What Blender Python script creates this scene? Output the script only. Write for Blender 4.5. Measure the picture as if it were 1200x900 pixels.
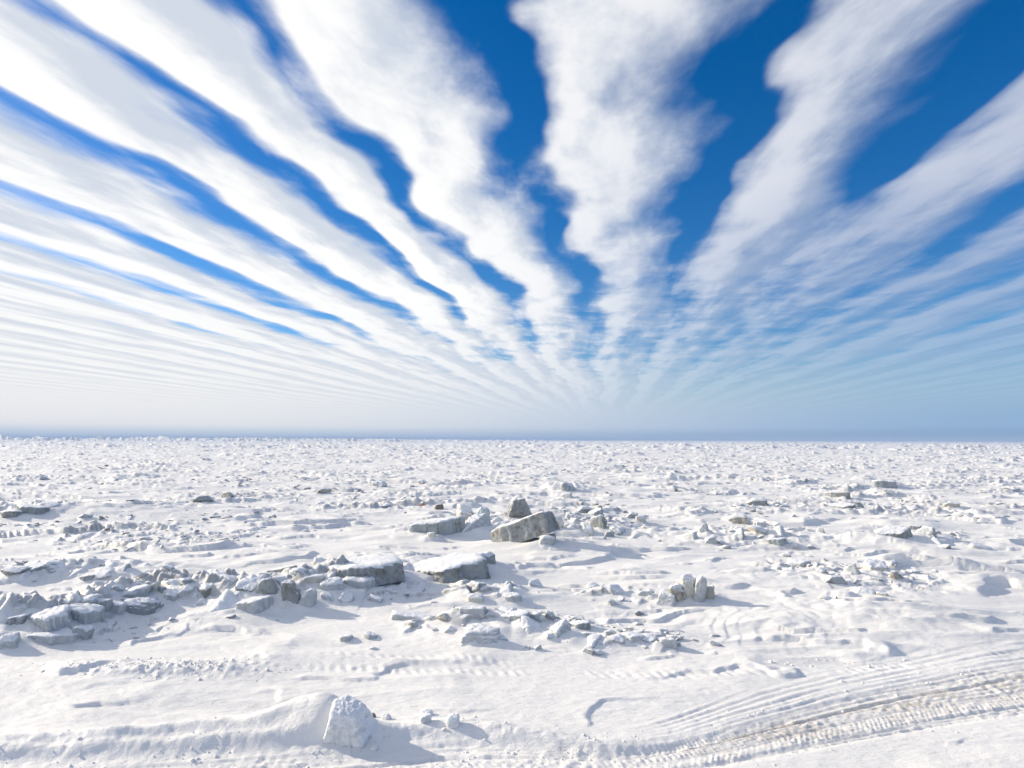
import bpy, math, random
import numpy as np
from mathutils import Vector, Matrix

R = math.radians
sc = bpy.context.scene
for o in list(bpy.data.objects):
    bpy.data.objects.remove(o)
col = sc.collection

# ------------------------------------------------------------------ camera
CAM_H = 4.0
F = 700.0                       # focal length in pixels of the 1200 px wide photograph
PITCH = math.atan((515.0 - 450.0) / F)
ROLL = R(0.16)
cam_d = bpy.data.cameras.new('camera')
cam_d.sensor_width = 36.0
cam_d.lens = F / 1200.0 * 36.0
cam_d.clip_start = 0.1
cam_d.clip_end = 40000.0
cam = bpy.data.objects.new('camera', cam_d)
col.objects.link(cam)
cam.matrix_world = (Matrix.Translation((0, 0, CAM_H)) @ Matrix.Rotation(math.pi / 2 + PITCH, 4, 'X')
                    @ Matrix.Rotation(ROLL, 4, 'Z'))
sc.camera = cam

# ------------------------------------------------------------------ sun and sky
SUN_AZ = R(-70.0)               # from straight ahead (+Y), negative = to the left
SUN_EL = R(21.5)
S = Vector((math.sin(SUN_AZ) * math.cos(SUN_EL), math.cos(SUN_AZ) * math.cos(SUN_EL), math.sin(SUN_EL)))
sl = bpy.data.lights.new('sun', 'SUN')
sl.energy = 5.0
sl.angle = R(0.6)
sl.color = (1.0, 0.885, 0.71)
so = bpy.data.objects.new('sun', sl)
col.objects.link(so)
so.location = (-60, 20, 60)
so.rotation_euler = S.to_track_quat('Z', 'Y').to_euler()

sc.view_settings.view_transform = 'Standard'
sc.view_settings.look = 'None'
sc.view_settings.exposure = 0.21
sc.view_settings.gamma = 1.0
sc.view_settings.use_curve_mapping = False
sc.render.engine = 'CYCLES'
sc.cycles.use_denoising = True
sc.cycles.max_bounces = 6
sc.cycles.diffuse_bounces = 3
sc.cycles.volume_bounces = 1


class NT:
    """small helper for building node trees"""
    def __init__(self, tree):
        self.t = tree
        tree.nodes.clear()

    def n(self, kind, **kw):
        nd = self.t.nodes.new(kind)
        for k, v in kw.items():
            setattr(nd, k, v)
        return nd

    def put(self, sock, v):
        if v is None:
            return
        if isinstance(v, bpy.types.NodeSocket):
            self.t.links.new(v, sock)
        else:
            sock.default_value = v

    def m(self, op, a, b=None, c=None, clamp=False):
        nd = self.n('ShaderNodeMath', operation=op, use_clamp=clamp)
        for i, v in enumerate((a, b, c)):
            self.put(nd.inputs[i], v)
        return nd.outputs[0]

    def mixc(self, f, a, b, blend='MIX'):
        nd = self.n('ShaderNodeMix', data_type='RGBA', blend_type=blend)
        self.put(nd.inputs[0], f)
        self.put(nd.inputs[6], a)
        self.put(nd.inputs[7], b)
        return nd.outputs[2]

    def step(self, v, lo, hi, a=0.0, b=1.0, kind='SMOOTHSTEP'):
        nd = self.n('ShaderNodeMapRange', interpolation_type=kind)
        for i, x in enumerate((v, lo, hi, a, b)):
            self.put(nd.inputs[i], x)
        return nd.outputs[0]

    def noise(self, vec, scale, detail=2.0, rough=0.5, dist=0.0):
        nd = self.n('ShaderNodeTexNoise', noise_dimensions='3D')
        self.put(nd.inputs['Vector'], vec)
        self.put(nd.inputs['Scale'], scale)
        self.put(nd.inputs['Detail'], detail)
        self.put(nd.inputs['Roughness'], rough)
        self.put(nd.inputs['Distortion'], dist)
        return nd.outputs['Fac']

    def xyz(self, x, y, z=0.0):
        nd = self.n('ShaderNodeCombineXYZ')
        for i, v in enumerate((x, y, z)):
            self.put(nd.inputs[i], v)
        return nd.outputs[0]

    def curve(self, v, pts, extend='HORIZONTAL', handle='AUTO'):
        nd = self.n('ShaderNodeFloatCurve')
        cm = nd.mapping
        cm.use_clip = False
        cm.extend = extend
        c = cm.curves[0]
        c.points[0].location = pts[0]
        c.points[1].location = pts[-1]
        for p in pts[1:-1]:
            c.points.new(*p)
        for p in c.points:
            p.handle_type = handle
        cm.update()
        self.put(nd.inputs['Value'], v)
        return nd.outputs[0]


def build_world():
    w = bpy.data.worlds.new('World')
    sc.world = w
    w.use_nodes = True
    g = NT(w.node_tree)
    tc = g.n('ShaderNodeTexCoord')
    d = tc.outputs['Generated']
    # clear sky
    sky = g.n('ShaderNodeTexSky', sky_type='NISHITA', sun_disc=False)
    sky.sun_elevation = SUN_EL
    sky.sun_rotation = SUN_AZ
    sky.altitude = 0.0
    sky.air_density = 1.0
    sky.dust_density = 0.3
    sky.ozone_density = 4.0
    hs = g.n('ShaderNodeHueSaturation')
    hs.inputs['Saturation'].default_value = 1.35
    hs.inputs['Hue'].default_value = 0.507
    g.put(hs.inputs['Color'], sky.outputs[0])
    bg_sky = g.n('ShaderNodeBackground')
    g.put(bg_sky.inputs[0], hs.outputs[0])
    bg_sky.inputs[1].default_value = 0.115

    # a flat cloud layer: view direction -> place on the layer, streets run along v
    rot = g.n('ShaderNodeVectorRotate', rotation_type='Z_AXIS')
    g.put(rot.inputs['Vector'], d)
    rot.inputs['Angle'].default_value = R(9.7)
    sep = g.n('ShaderNodeSeparateXYZ')
    g.put(sep.inputs[0], rot.outputs[0])
    z = g.m('ADD', g.m('MAXIMUM', sep.outputs[2], 0.0), 0.004)
    u = g.m('DIVIDE', sep.outputs[0], z)
    v = g.m('DIVIDE', sep.outputs[1], z)
    el = sep.outputs[2]

    # clouds are thick: their puffs do not flatten towards the horizon, so puffs use (u, log of distance)
    rr = g.m('SQRT', g.m('ADD', g.m('MULTIPLY', u, u), g.m('MULTIPLY', v, v)))
    w_ = g.m('ADD', g.m('MULTIPLY', g.m('LOGARITHM', g.m('ADD', rr, 0.5), math.e), 1.6), g.m('MULTIPLY', v, 0.03))

    def nz(ku, kw, zz, scale, det, rough=0.5, du=0.0, dist=0.0, shear=0.0):
        x_ = g.m('MULTIPLY_ADD', g.m('ADD', u, g.m('MULTIPLY', w_, shear)), ku, du * ku)
        return g.m('SUBTRACT', g.noise(g.xyz(x_, g.m('MULTIPLY', w_, kw), zz), scale, det, rough, dist), 0.5)
    wob1 = nz(0.45, 0.9, 3.1, 1.0, 1.0)
    wob2 = nz(1.0, 1.2, 7.7, 2.2, 2.0, 0.5, shear=0.3)
    calm = g.step(v, 2.5, 9.0, 1.0, 0.45)
    uw = g.m('ADD', u, g.m('ADD', g.m('MULTIPLY', wob1, 0.50), g.m('MULTIPLY', calm, g.m('MULTIPLY', wob2, 0.42))))
    # street number: whole numbers are the gaps
    gaps = [(-3.0, -5), (-2.38, -4), (-1.72, -3), (-1.20, -2), (-0.78, -1), (-0.25, 0), (0.36, 1), (0.97, 2), (1.6, 3), (2.3, 4)]
    P = g.curve(uw, [(a, float(b)) for a, b in gaps], 'EXTRAPOLATED', 'VECTOR')
    fr = g.m('FRACT', g.m('ADD', P, 100.0))
    right = g.step(u, -1.0, 0.1)
    prof_l = g.curve(fr, [(0, -0.08), (0.10, 0.08), (0.25, 0.76), (0.45, 1.0), (0.66, 0.85), (0.86, 0.30), (1.0, -0.08)])
    prof_r = g.curve(fr, [(0, -0.30), (0.12, -0.10), (0.24, 0.56), (0.42, 0.90), (0.60, 0.62), (0.80, 0.10), (1.0, -0.30)])
    mr = g.n('ShaderNodeMix', data_type='FLOAT')
    g.put(mr.inputs[0], right)
    g.put(mr.inputs[2], prof_l)
    g.put(mr.inputs[3], prof_r)
    prof = mr.outputs[0]
    # puffs and cross ripples
    big = nz(0.9, 1.1, 21.0, 1.0, 2.0, 0.5)
    puff = nz(1.5, 1.15, 1.3, 2.4, 8.0, 0.58, dist=0.15, shear=0.15)
    puff_s = nz(1.5, 1.15, 1.3, 2.4, 5.0, 0.58, du=-0.10, dist=0.15, shear=0.15)     # the same puffs a little nearer the sun
    rip = nz(0.75, 2.6, 5.0, 3.4, 5.0, 0.58, dist=0.3, shear=-0.25)
    far = g.step(v, 2.0, 5.0)
    farther = g.step(v, 4.5, 12.0)
    side = g.step(g.m('ABSOLUTE', g.m('ADD', u, 0.3)), 1.9, 4.5)
    # streets lose their order with distance, sooner on the right
    veil = g.m('MULTIPLY', g.step(g.m('ADD', v, g.m('MULTIPLY', big, 3.0)), 2.2, 3.6), g.step(u, -0.55, 0.25))
    loose = g.m('MAXIMUM', g.m('MULTIPLY', g.step(g.m('ADD', v, g.m('MULTIPLY', big, 3.0)), 3.2, 7.0), 0.80), g.m('MULTIPLY', veil, g.step(u, 1.2, 3.0, 0.85, 0.45)))
    loose = g.m('MAXIMUM', loose, g.m('MULTIPLY', side, 0.62))
    ml = g.n('ShaderNodeMix', data_type='FLOAT')
    g.put(ml.inputs[0], loose)
    g.put(ml.inputs[2], prof)
    ml.inputs[3].default_value = 0.46
    prof = ml.outputs[0]
    dens = g.m('ADD', prof, g.m('MULTIPLY', puff, 1.40))
    dens = g.m('ADD', dens, g.m('MULTIPLY', big, 0.95))
    dens = g.m('ADD', dens, g.m('MULTIPLY', rip, g.m('ADD', 0.25, g.m('MULTIPLY', far, 0.95))))
    dens = g.m('ADD', dens, g.m('ADD', g.m('MULTIPLY', far, 0.04), g.m('MULTIPLY', farther, 0.30)))
    dens = g.m('ADD', dens, g.m('MULTIPLY', side, 0.34))
    dens = g.m('ADD', dens, g.m('MULTIPLY', veil, 0.06))
    soft_hi = g.m('ADD', 0.62, g.m('MULTIPLY', right, 0.26))
    alpha = g.step(dens, g.m('SUBTRACT', g.m('SUBTRACT', g.m('MULTIPLY', right, 0.14), 0.12), g.m('MULTIPLY', g.m('MULTIPLY', right, 0.26), g.m('MULTIPLY', g.step(fr, 0.4, 0.75), g.step(fr, 0.86, 1.0, 1.0, 0.0)))), soft_hi)
    alpha = g.m('MULTIPLY', alpha, g.m('SUBTRACT', 0.985, g.m('MULTIPLY', right, 0.08)))
    alpha = g.m('MULTIPLY', alpha, g.m('SUBTRACT', 1.0, g.m('MULTIPLY', veil, g.step(u, -0.4, 2.0, 0.10, 0.38))))
    # brightness of the cloud: forward scattering round the sun, sides turned from it greyer
    dt = g.n('ShaderNodeVectorMath', operation='DOT_PRODUCT')
    g.put(dt.inputs[0], d)
    dt.inputs[1].default_value = S
    toward = g.step(dt.outputs['Value'], -0.40, 0.55, kind='SMOOTHSTEP')
    core = g.step(g.m('ADD', g.m('ADD', g.m('MULTIPLY', g.m('SUBTRACT', 0.62, prof), g.m('MULTIPLY', far, 0.55)), g.m('MULTIPLY', g.m('SUBTRACT', puff_s, puff), 2.0)),
                      g.m('ADD', g.m('MULTIPLY', rip, g.m('MULTIPLY', far, -0.8)), g.m('MULTIPLY', g.m('SUBTRACT', g.curve(fr, [(0, 0.35), (0.2, 0.12), (0.45, 0.42), (0.8, 0.85), (1.0, 0.35)]), 0.40), 0.75))), -0.22, 0.55)
    base = g.mixc(toward, (0.46, 0.51, 0.635, 1), (0.90, 0.895, 0.885, 1))
    shade = g.mixc(toward, (0.255, 0.335, 0.50, 1), (0.53, 0.585, 0.675, 1))
    ccol = g.mixc(g.m('MULTIPLY', core, 0.88), base, shade)
    # thin air near the horizon
    hz = g.step(el, 0.02, 0.24, 1.0, 0.0)
    low = g.step(dt.outputs['Value'], -0.40, 0.85)
    hcol = g.mixc(low, (0.235, 0.385, 0.585, 1), (0.78, 0.775, 0.77, 1))
    band = g.mixc(low, (0.165, 0.30, 0.48, 1), (0.60, 0.66, 0.73, 1))
    hcol = g.mixc(g.step(el, 0.007, 0.022, 1.0, 0.0), hcol, band)
    ccol = g.mixc(g.m('MULTIPLY', hz, 0.72), ccol, hcol)
    bg_c = g.n('ShaderNodeBackground')
    g.put(bg_c.inputs[0], ccol)
    bg_h = g.n('ShaderNodeBackground')
    g.put(bg_h.inputs[0], hcol)
    m1 = g.n('ShaderNodeMixShader')
    g.put(m1.inputs[0], alpha)
    g.put(m1.inputs[1], bg_sky.outputs[0])
    g.put(m1.inputs[2], bg_c.outputs[0])
    m2 = g.n('ShaderNodeMixShader')
    g.put(m2.inputs[0], g.step(el, 0.02, 0.10, 1.0, 0.0))
    g.put(m2.inputs[1], m1.outputs[0])
    g.put(m2.inputs[2], bg_h.outputs[0])
    out = g.n('ShaderNodeOutputWorld')
    g.put(out.inputs[0], m2.outputs[0])
    w.cycles.sampling_method = 'MANUAL'
    w.cycles.sample_map_resolution = 1024


build_world()

# ------------------------------------------------------------------ noise
def h2(ix, iy, seed):
    a = (ix.astype(np.int64) * 374761393 + iy.astype(np.int64) * 668265263 + seed * 974634777) & 0xFFFFFFFF
    a = ((a ^ (a >> 13)) * 1274126177) & 0xFFFFFFFF
    a = ((a ^ (a >> 16)) * 2246822519) & 0xFFFFFFFF
    a = a ^ (a >> 15)
    return (a & 0xFFFFFF).astype(np.float64) / 0xFFFFFF


def gn(x, y, seed=0):
    """2-D gradient noise, about -0.7..0.7"""
    ix = np.floor(x); iy = np.floor(y)
    fx = x - ix; fy = y - iy
    ix = ix.astype(np.int64); iy = iy.astype(np.int64)
    wx = fx * fx * fx * (fx * (fx * 6 - 15) + 10)
    wy = fy * fy * fy * (fy * (fy * 6 - 15) + 10)
    def c(dx, dy):
        a = h2(ix + dx, iy + dy, seed) * 2 * np.pi
        return np.cos(a) * (fx - dx) + np.sin(a) * (fy - dy)
    n0 = c(0, 0) * (1 - wx) + c(1, 0) * wx
    n1 = c(0, 1) * (1 - wx) + c(1, 1) * wx
    return n0 * (1 - wy) + n1 * wy


def fbm(x, y, seed=0, octv=4, gain=0.5):
    s = 0; a = 1.0
    for i in range(octv):
        s = s + a * gn(x * 2 ** i + 17.3 * i, y * 2 ** i - 9.1 * i, seed + i)
        a *= gain
    return s


def sst(a, b, x):
    t = np.clip((x - a) / (b - a), 0, 1)
    return t * t * (3 - 2 * t)


def gauss(x, c, s):
    return np.exp(-0.5 * ((x - c) / s) ** 2)


# ------------------------------------------------------------------ ground heights
def ray(px, py):
    v = Vector(((px - 600) / F, -(py - 450) / F, -1.0))
    return (cam.matrix_world.to_3x3() @ v).normalized()


def flat(px, py):
    d = ray(px, py)
    t = -CAM_H / d.z
    return d.x * t, d.y * t


RIDGE = [(-60, 748), (0, 742), (60, 735), (120, 716), (180, 704), (250, 704), (320, 706), (380, 698), (440, 694), (500, 698)]
RIDGE_XY = [flat(*p) for p in RIDGE]


def poly_dist(x, y, pts):
    """distance to a polyline, signed by side (positive = towards the camera), and 0..1 along it"""
    best = np.full(x.shape, 1e9); side = np.zeros(x.shape); al = np.zeros(x.shape)
    n = len(pts) - 1
    for i in range(n):
        ax, ay = pts[i]; bx, by = pts[i + 1]
        dx, dy = bx - ax, by - ay
        L = dx * dx + dy * dy
        t = np.clip(((x - ax) * dx + (y - ay) * dy) / L, 0, 1)
        qx = ax + t * dx; qy = ay + t * dy
        d = np.hypot(x - qx, y - qy)
        k = d < best
        best = np.where(k, d, best)
        side = np.where(k, -np.sign(dx * (y - ay) - dy * (x - ax)), side)
        al = np.where(k, (i + t) / n, al)
    return best, side, al


MOUNDS = [  # px, py, sigma x, sigma y, height: snow banked against the big pieces
    (615, 628, 1.5, 0.7, 0.34), (700, 622, 1.7, 0.9, 0.36), (560, 624, 1.6, 0.6, 0.20),
    (520, 626, 1.3, 0.7, 0.15), (455, 665, 1.5, 1.0, 0.16), (545, 668, 1.2, 0.7, 0.10),
    (575, 738, 0.8, 0.45, 0.12), (640, 738, 0.9, 0.5, 0.10), (740, 752, 1.0, 0.4, 0.09), (575, 698, 0.9, 0.5, 0.12),
    (812, 706, 0.7, 0.4, 0.08), (1010, 680, 1.8, 0.9, 0.18), (1070, 633, 2.2, 1.1, 0.22), (880, 632, 2.6, 1.2, 0.18),
    (70, 674, 2.6, 0.7, 0.30), (60, 602, 5.0, 2.0, 0.45), (670, 578, 1.6, 1.3, 0.5), (640, 572, 8.0, 5.0, 0.25),
    (345, 852, 0.6, 0.24, 0.17), (382, 860, 0.32, 0.2, 0.16), (425, 862, 0.25, 0.18, 0.08), (260, 668, 3.0, 1.2, 0.16), (1010, 720, 2.0, 1.0, 0.10), (900, 690, 2.2, 0.8, 0.08),
    (110, 805, 1.5, 0.25, 0.05), (250, 815, 1.2, 0.22, 0.05), (1130, 720, 3.0, 1.0, 0.10),
]
MOUNDS_XY = [(flat(a, b), sx, sy, h) for a, b, sx, sy, h in MOUNDS]

_t = [flat(*p) for p in ((0, 908), (200, 896), (400, 882), (480, 874), (560, 867), (640, 872), (730, 882), (800, 867), (900, 839), (1000, 814), (1100, 794), (1200, 777), (1300, 760))]
_b = [flat(*p) for p in ((0, 1010), (300, 965), (600, 930), (800, 906), (900, 890), (1000, 869), (1100, 851), (1200, 838), (1300, 824))]
TRK_X = np.linspace(-14, 16, 121)
TRK_T = np.interp(TRK_X, [-30] + [p[0] for p in _t] + [30], [6.0] + [p[1] for p in _t] + [20])
TRK_B = np.interp(TRK_X, [-30] + [p[0] for p in _b] + [30], [4.5] + [p[1] for p in _b] + [17])


HEAPS = [  # loose debris round the named pieces: px, py, spread x px, spread y px, how many
    (100, 735, 60, 10, 60), (190, 702, 30, 8, 60), (260, 702, 50, 9, 70), (335, 700, 40, 10, 80), (400, 694, 40, 8, 50), (460, 700, 40, 6, 30),
    (700, 616, 35, 8, 130), (650, 615, 25, 8, 40), (600, 612, 30, 6, 20), (560, 700, 35, 7, 40), (640, 735, 45, 8, 110), (740, 755, 45, 5, 70), (560, 735, 40, 8, 40),
    (815, 703, 20, 4, 14), (870, 630, 45, 8, 90), (1010, 680, 45, 10, 80), (1070, 630, 30, 6, 70), (930, 665, 25, 6, 30), (65, 674, 50, 5, 70), (730, 700, 35, 6, 26),
    (40, 604, 40, 5, 60), (240, 590, 40, 5, 50), (250, 630, 50, 6, 50), (170, 640, 60, 5, 50), (1000, 592, 60, 7, 70), (890, 596, 30, 4, 30), (430, 590, 60, 6, 50), (150, 625, 60, 8, 50)]
HEAPS_XY = [(flat(a, b), sx * 1.25 * flat(a, b)[1] / F, max(sy * 1.2 * flat(a, b)[1] ** 2 / (F * CAM_H), 0.35), 1.0 if b > 640 else 0.8) for a, b, sx, sy, k in HEAPS]


def smooth_interp(x, xs, ys):
    r = 0
    for o in (-0.6, -0.3, 0, 0.3, 0.6):
        r = r + np.interp(x + o, xs, ys)
    return r / 5


def blocks(x, y, size, seed, hmin, hmax):
    """height field of tilted broken plates"""
    gx = np.floor(x / size); gy = np.floor(y / size)
    out = np.zeros_like(x)
    for dx in (-1, 0, 1):
        for dy in (-1, 0, 1):
            cx = gx + dx; cy = gy + dy
            r1 = h2(cx, cy, seed); r2 = h2(cx, cy, seed + 1); r3 = h2(cx, cy, seed + 2)
            r4 = h2(cx, cy, seed + 3); r5 = h2(cx, cy, seed + 4); r6 = h2(cx, cy, seed + 5)
            px = x - (cx + r1) * size; py = y - (cy + r2) * size
            a = r3 * np.pi * 2
            ca, sa = np.cos(a), np.sin(a)
            lx = px * ca + py * sa; ly = -px * sa + py * ca
            hw = size * (0.22 + 0.42 * r4); hl = size * (0.18 + 0.30 * r5)
            e = np.minimum(hw - np.abs(lx), hl - np.abs(ly) - 0.25 * lx)
            top = (hmin + (hmax - hmin) * r6 ** 2.2) + lx * (r2 - 0.5) * 0.7 + ly * (r1 - 0.5) * 0.5
            hgt = np.minimum(top, e * 2.2)
            out = np.maximum(out, np.where(r5 + r1 > 0.75, hgt, 0))
    return out


def ridge_line(x, y):
    n1 = np.maximum(0, 1 - np.abs(fbm(x / 27.0, y / 7.5, 54, 3, 0.55)) * 8.5)
    return n1 * sst(-0.1, 0.25, gn(x / 11.0, y / 9.0, 58) + 0.02) * sst(24, 36, y)


def rubble_mask(x, y):
    n = fbm(x / 19.0, y / 5.5, 51, 4, 0.58) + 0.75 * gn(x / 48.0, y / 30.0, 57)
    dist = sst(24, 90, y)
    m = sst(0.22 - 0.15 * dist, 0.46 - 0.12 * dist, n) * sst(20, 34, y)
    m = np.maximum(m, ridge_line(x, y))
    # smooth snow pans
    for (cx, cy), sx, sy in PANS:
        m = m * (1 - np.exp(-0.5 * (((x - cx) / sx) ** 4 + ((y - cy) / sy) ** 4)))
    return m


PANS = [(flat(660, 577), 8.0, 6.5), (flat(440, 605), 8.5, 3.6), (flat(200, 645), 7.0, 2.2), (flat(900, 650), 5, 2.0),
        (flat(230, 575), 6.5, 2.2), (flat(760, 640), 5.0, 2.5)]


def H0(x, y):
    """ground height and the two colour masks (dirt, broken ice)"""
    x = np.asarray(x, float); y = np.asarray(y, float)
    d = np.hypot(x, y)
    open0 = sst(0.0, 1.2, np.maximum(y - smooth_interp(x, TRK_X, TRK_T), smooth_interp(x, TRK_X, TRK_B) - y))
    z = 0.16 * fbm(x / 21.0, y / 13.0, 1, 3) * sst(9, 24, d)
    z = z + 0.15 * fbm(x / 6.0, y / 2.3, 5, 3, 0.45) * (0.35 * open0 + 0.65 * sst(8.5, 14, d))
    tr = np.clip(y, 0, None)
    T = smooth_interp(x, TRK_X, TRK_T); B = smooth_interp(x, TRK_X, TRK_B)
    off = np.maximum(y - T, B - y)          # >0 outside the track
    open_ = sst(0.0, 0.7, off)
    # wind-cut drifts (sastrugi), long in x, steep on the camera side
    xa = x + 0.35 * y
    wx = 0.5 * gn(x / 3.0, y / 1.5, 9)
    s1 = gn(xa / 3.4 + wx, y / 0.95 + 0.8 * wx, 11)
    r1 = np.maximum(0, 1 - np.abs(s1) * 2.4) ** 1.6
    s2 = gn(xa / 1.5 + 0.6 * wx, y / 0.42, 13)
    r2 = np.clip(s2 + 0.06, 0, 1)
    patch = sst(-0.12, 0.3, gn(x / 6.0, y / 3.5, 15))
    patch2 = sst(-0.15, 0.3, gn(x / 4.0 + 3, y / 2.0, 16))
    amp = sst(9.0, 12.5, d) * np.clip(1 - (d - 30) / 220, 0.25, 1)
    near = 0.35 + 0.65 * sst(9.5, 14, d)
    z = z + open_ * (0.085 * r1 * patch * near + 0.085 * r2 * patch2 * near)
    # terraces: thin wind-carved lips
    tq = y / 1.1 - 0.13 * x + gn(xa / 2.6, y / 1.7, 19) * 1.2 + gn(x / 0.9, y / 0.6, 20) * 0.40 + gn(x / 0.3, y / 0.25, 28) * 0.12
    fq = tq - np.floor(tq)
    z = z + open_ * 0.10 * near * sst(0.0, 0.09, fq) * (1 - fq) ** 1.5 * sst(0.0, 0.3, fbm(x / 2.4, y / 1.6, 23, 2) + 0.02)
    tq = y / 3.4 - 0.04 * x + gn(xa / 7.0, y / 4.5, 84) * 1.4 + gn(x / 2.2, y / 1.4, 85) * 0.4 + gn(x / 0.7, y / 0.5, 88) * 0.12
    fq = tq - np.floor(tq)
    z = z + 0.24 * sst(15, 24, d) * sst(0.0, 0.07, fq) * (1 - fq) ** 1.8 * sst(0.0, 0.3, fbm(x / 6.0, y / 4.0, 86, 2) + 0.08)
    # scalloped wind ripples on the right
    cx, cy = flat(890, 738)
    rm = np.exp(-((x - cx) / 1.6) ** 4 - ((y - cy) / 1.3) ** 4)
    cx, cy = flat(640, 668)
    rm2 = np.exp(-((x - cx) / 1.2) ** 4 - ((y - cy) / 0.8) ** 4)
    rp = (x * 1.0 - 0.45 * y + 0.5 * gn(x / 1.1, y / 0.9, 25)) / 0.40
    rf = rp - np.floor(rp)
    z = z + (0.022 * rm + 0.018 * rm2) * rf * (1 - sst(0.72, 1.0, rf)) * sst(-0.2, 0.15, gn(x / 0.7, y / 0.9, 26) + 0.1)
    # mounds
    for (mx, my), sx, sy, hh in MOUNDS_XY:
        k = (np.abs(x - mx) < 4 * sx) & (np.abs(y - my) < 4 * sy)
        if k.any():
            xx = x[k] - mx; yy = y[k] - my
            sxx = np.where(xx < 0, sx * 1.25, sx * 0.8)
            z[k] += hh * np.exp(-0.5 * ((xx / sxx) ** 2 + (yy / sy) ** 2)) * (1 + 0.35 * gn(x[k] / 0.8, y[k] / 0.5, 27) + (0.9 * np.abs(gn(x[k] / 0.5, y[k] / 0.42, 94)) if hh > 0.085 and my > 10.5 and sx < 3 else 0))
    # ridge bank
    k = (y < 24) & (y > 9) & (x < 3)
    if k.any():
        rd, sd, al = poly_dist(x[k], y[k], RIDGE_XY)
        w = np.where(sd > 0, 0.75, 0.9)
        endf = np.clip((1 - al) / 0.18, 0, 1)
        bl = np.abs(gn(x[k] / 0.42, y[k] / 0.36, 92)) + 0.5 * np.abs(gn(x[k] / 0.2, y[k] / 0.18, 93))
        z[k] += endf * (0.50 * np.exp(-0.5 * (rd / w) ** 2) * (1 + 0.45 * gn(x[k] / 1.1, y[k] / 0.8, 29)) + 0.34 * np.exp(-0.5 * (rd / 0.5) ** 2) * bl)
    # broken ice
    rub = rubble_mask(x, y) if np.max(y) > 20 else np.zeros_like(x)
    k = rub > 0.01
    if k.any():
        xk, yk = x[k], y[k]
        b1 = blocks(xk / 2.1, yk, 0.95, 101, 0.0, 0.17)
        b2 = 0.6 * blocks(xk / 2.4 + 40, yk, 2.6, 131, 0.0, 0.34) * sst(40, 90, yk)
        b3 = blocks(xk / 2.4, yk + 90, 7.5, 171, 0.0, 0.55) * sst(120, 330, yk)
        zz = 0.85 * b1 * rub[k] + 0.8 * b2 * rub[k] ** 2 + b3 * rub[k] ** 2
        zz += 0.34 * ridge_line(xk, yk) * (rub[k] > 0.3) * (0.35 + np.abs(gn(xk / 0.9, yk / 0.7, 64)) * 1.6 + 0.6 * np.abs(gn(xk / 0.4, yk / 0.3, 65)))
        # old pressure ridges
        rg = np.maximum(0, 1 - np.abs(fbm(xk / 90, yk / 60, 61, 3)) * 7) * sst(70, 160, yk)
        zz += rg * 0.8 * (0.4 + fbm(xk / 3.0, yk / 3.0, 67, 3)).clip(0, 2)
        rg2 = np.maximum(0, 1 - np.abs(fbm(xk / 400, yk / 300, 63, 3)) * 8) * sst(400, 900, yk)
        zz += rg2 * 2.0 * (0.4 + fbm(xk / 9.0, yk / 9.0, 69, 3)).clip(0, 2)
        # high ridges on the skyline, more of them to the left
        sky_r = np.maximum(0, 1 - np.abs(gn(xk / 620, yk / 260, 74)) * 5) * sst(600, 800, yk) * (1 - sst(1300, 1480, yk)) * sst(0.35, -0.5, xk / np.maximum(yk, 1))
        zz += sky_r * 6.5 * (0.35 + 1.1 * np.abs(gn(xk / 34, yk / 40, 75)) + 0.8 * np.abs(gn(xk / 12, yk / 20, 76)))
        mid_r = np.maximum(0, 1 - np.abs(gn(xk / 150 + 9, yk / 70, 77)) * 5) * sst(170, 260, yk) * (1 - sst(600, 800, yk))
        zz += mid_r * 1.3 * (0.2 + 1.3 * np.abs(gn(xk / 7, yk / 8, 78)) + 0.8 * np.abs(gn(xk / 2.8, yk / 4, 79)))
        z[k] += zz
    ice = rub.copy()
    # broken crust heaved up round the named pieces
    G_ = np.zeros_like(x)
    for (mx, my), sx, sy, amp in HEAPS_XY:
        k = (np.abs(x - mx) < 2.6 * sx) & (np.abs(y - my) < 2.6 * sy)
        if k.any():
            G_[k] = np.maximum(G_[k], np.exp(-0.5 * (((x[k] - mx) / sx) ** 2 + ((y[k] - my) / sy) ** 2)) * amp)
    k = G_ > 0.02
    if k.any():
        xk, yk = x[k], y[k]
        g_ = sst(0.12, 0.85, G_[k] + 0.5 * gn(xk / 0.9, yk / 0.6, 103))
        pl = blocks(xk, yk, 0.62, 201, 0.0, 0.15) + 0.7 * blocks(xk + 5, yk, 0.3, 231, 0.0, 0.085)
        z[k] = z[k] + 0.85 * g_ * np.minimum(pl, 0.2)
        ice[k] = np.maximum(ice[k], 0.9 * g_)
    # the trampled vehicle track
    dirt = np.zeros_like(x)
    k = (y > 3) & (y < 26) & (np.abs(x) < 30) & (off < 1.6)
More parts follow.
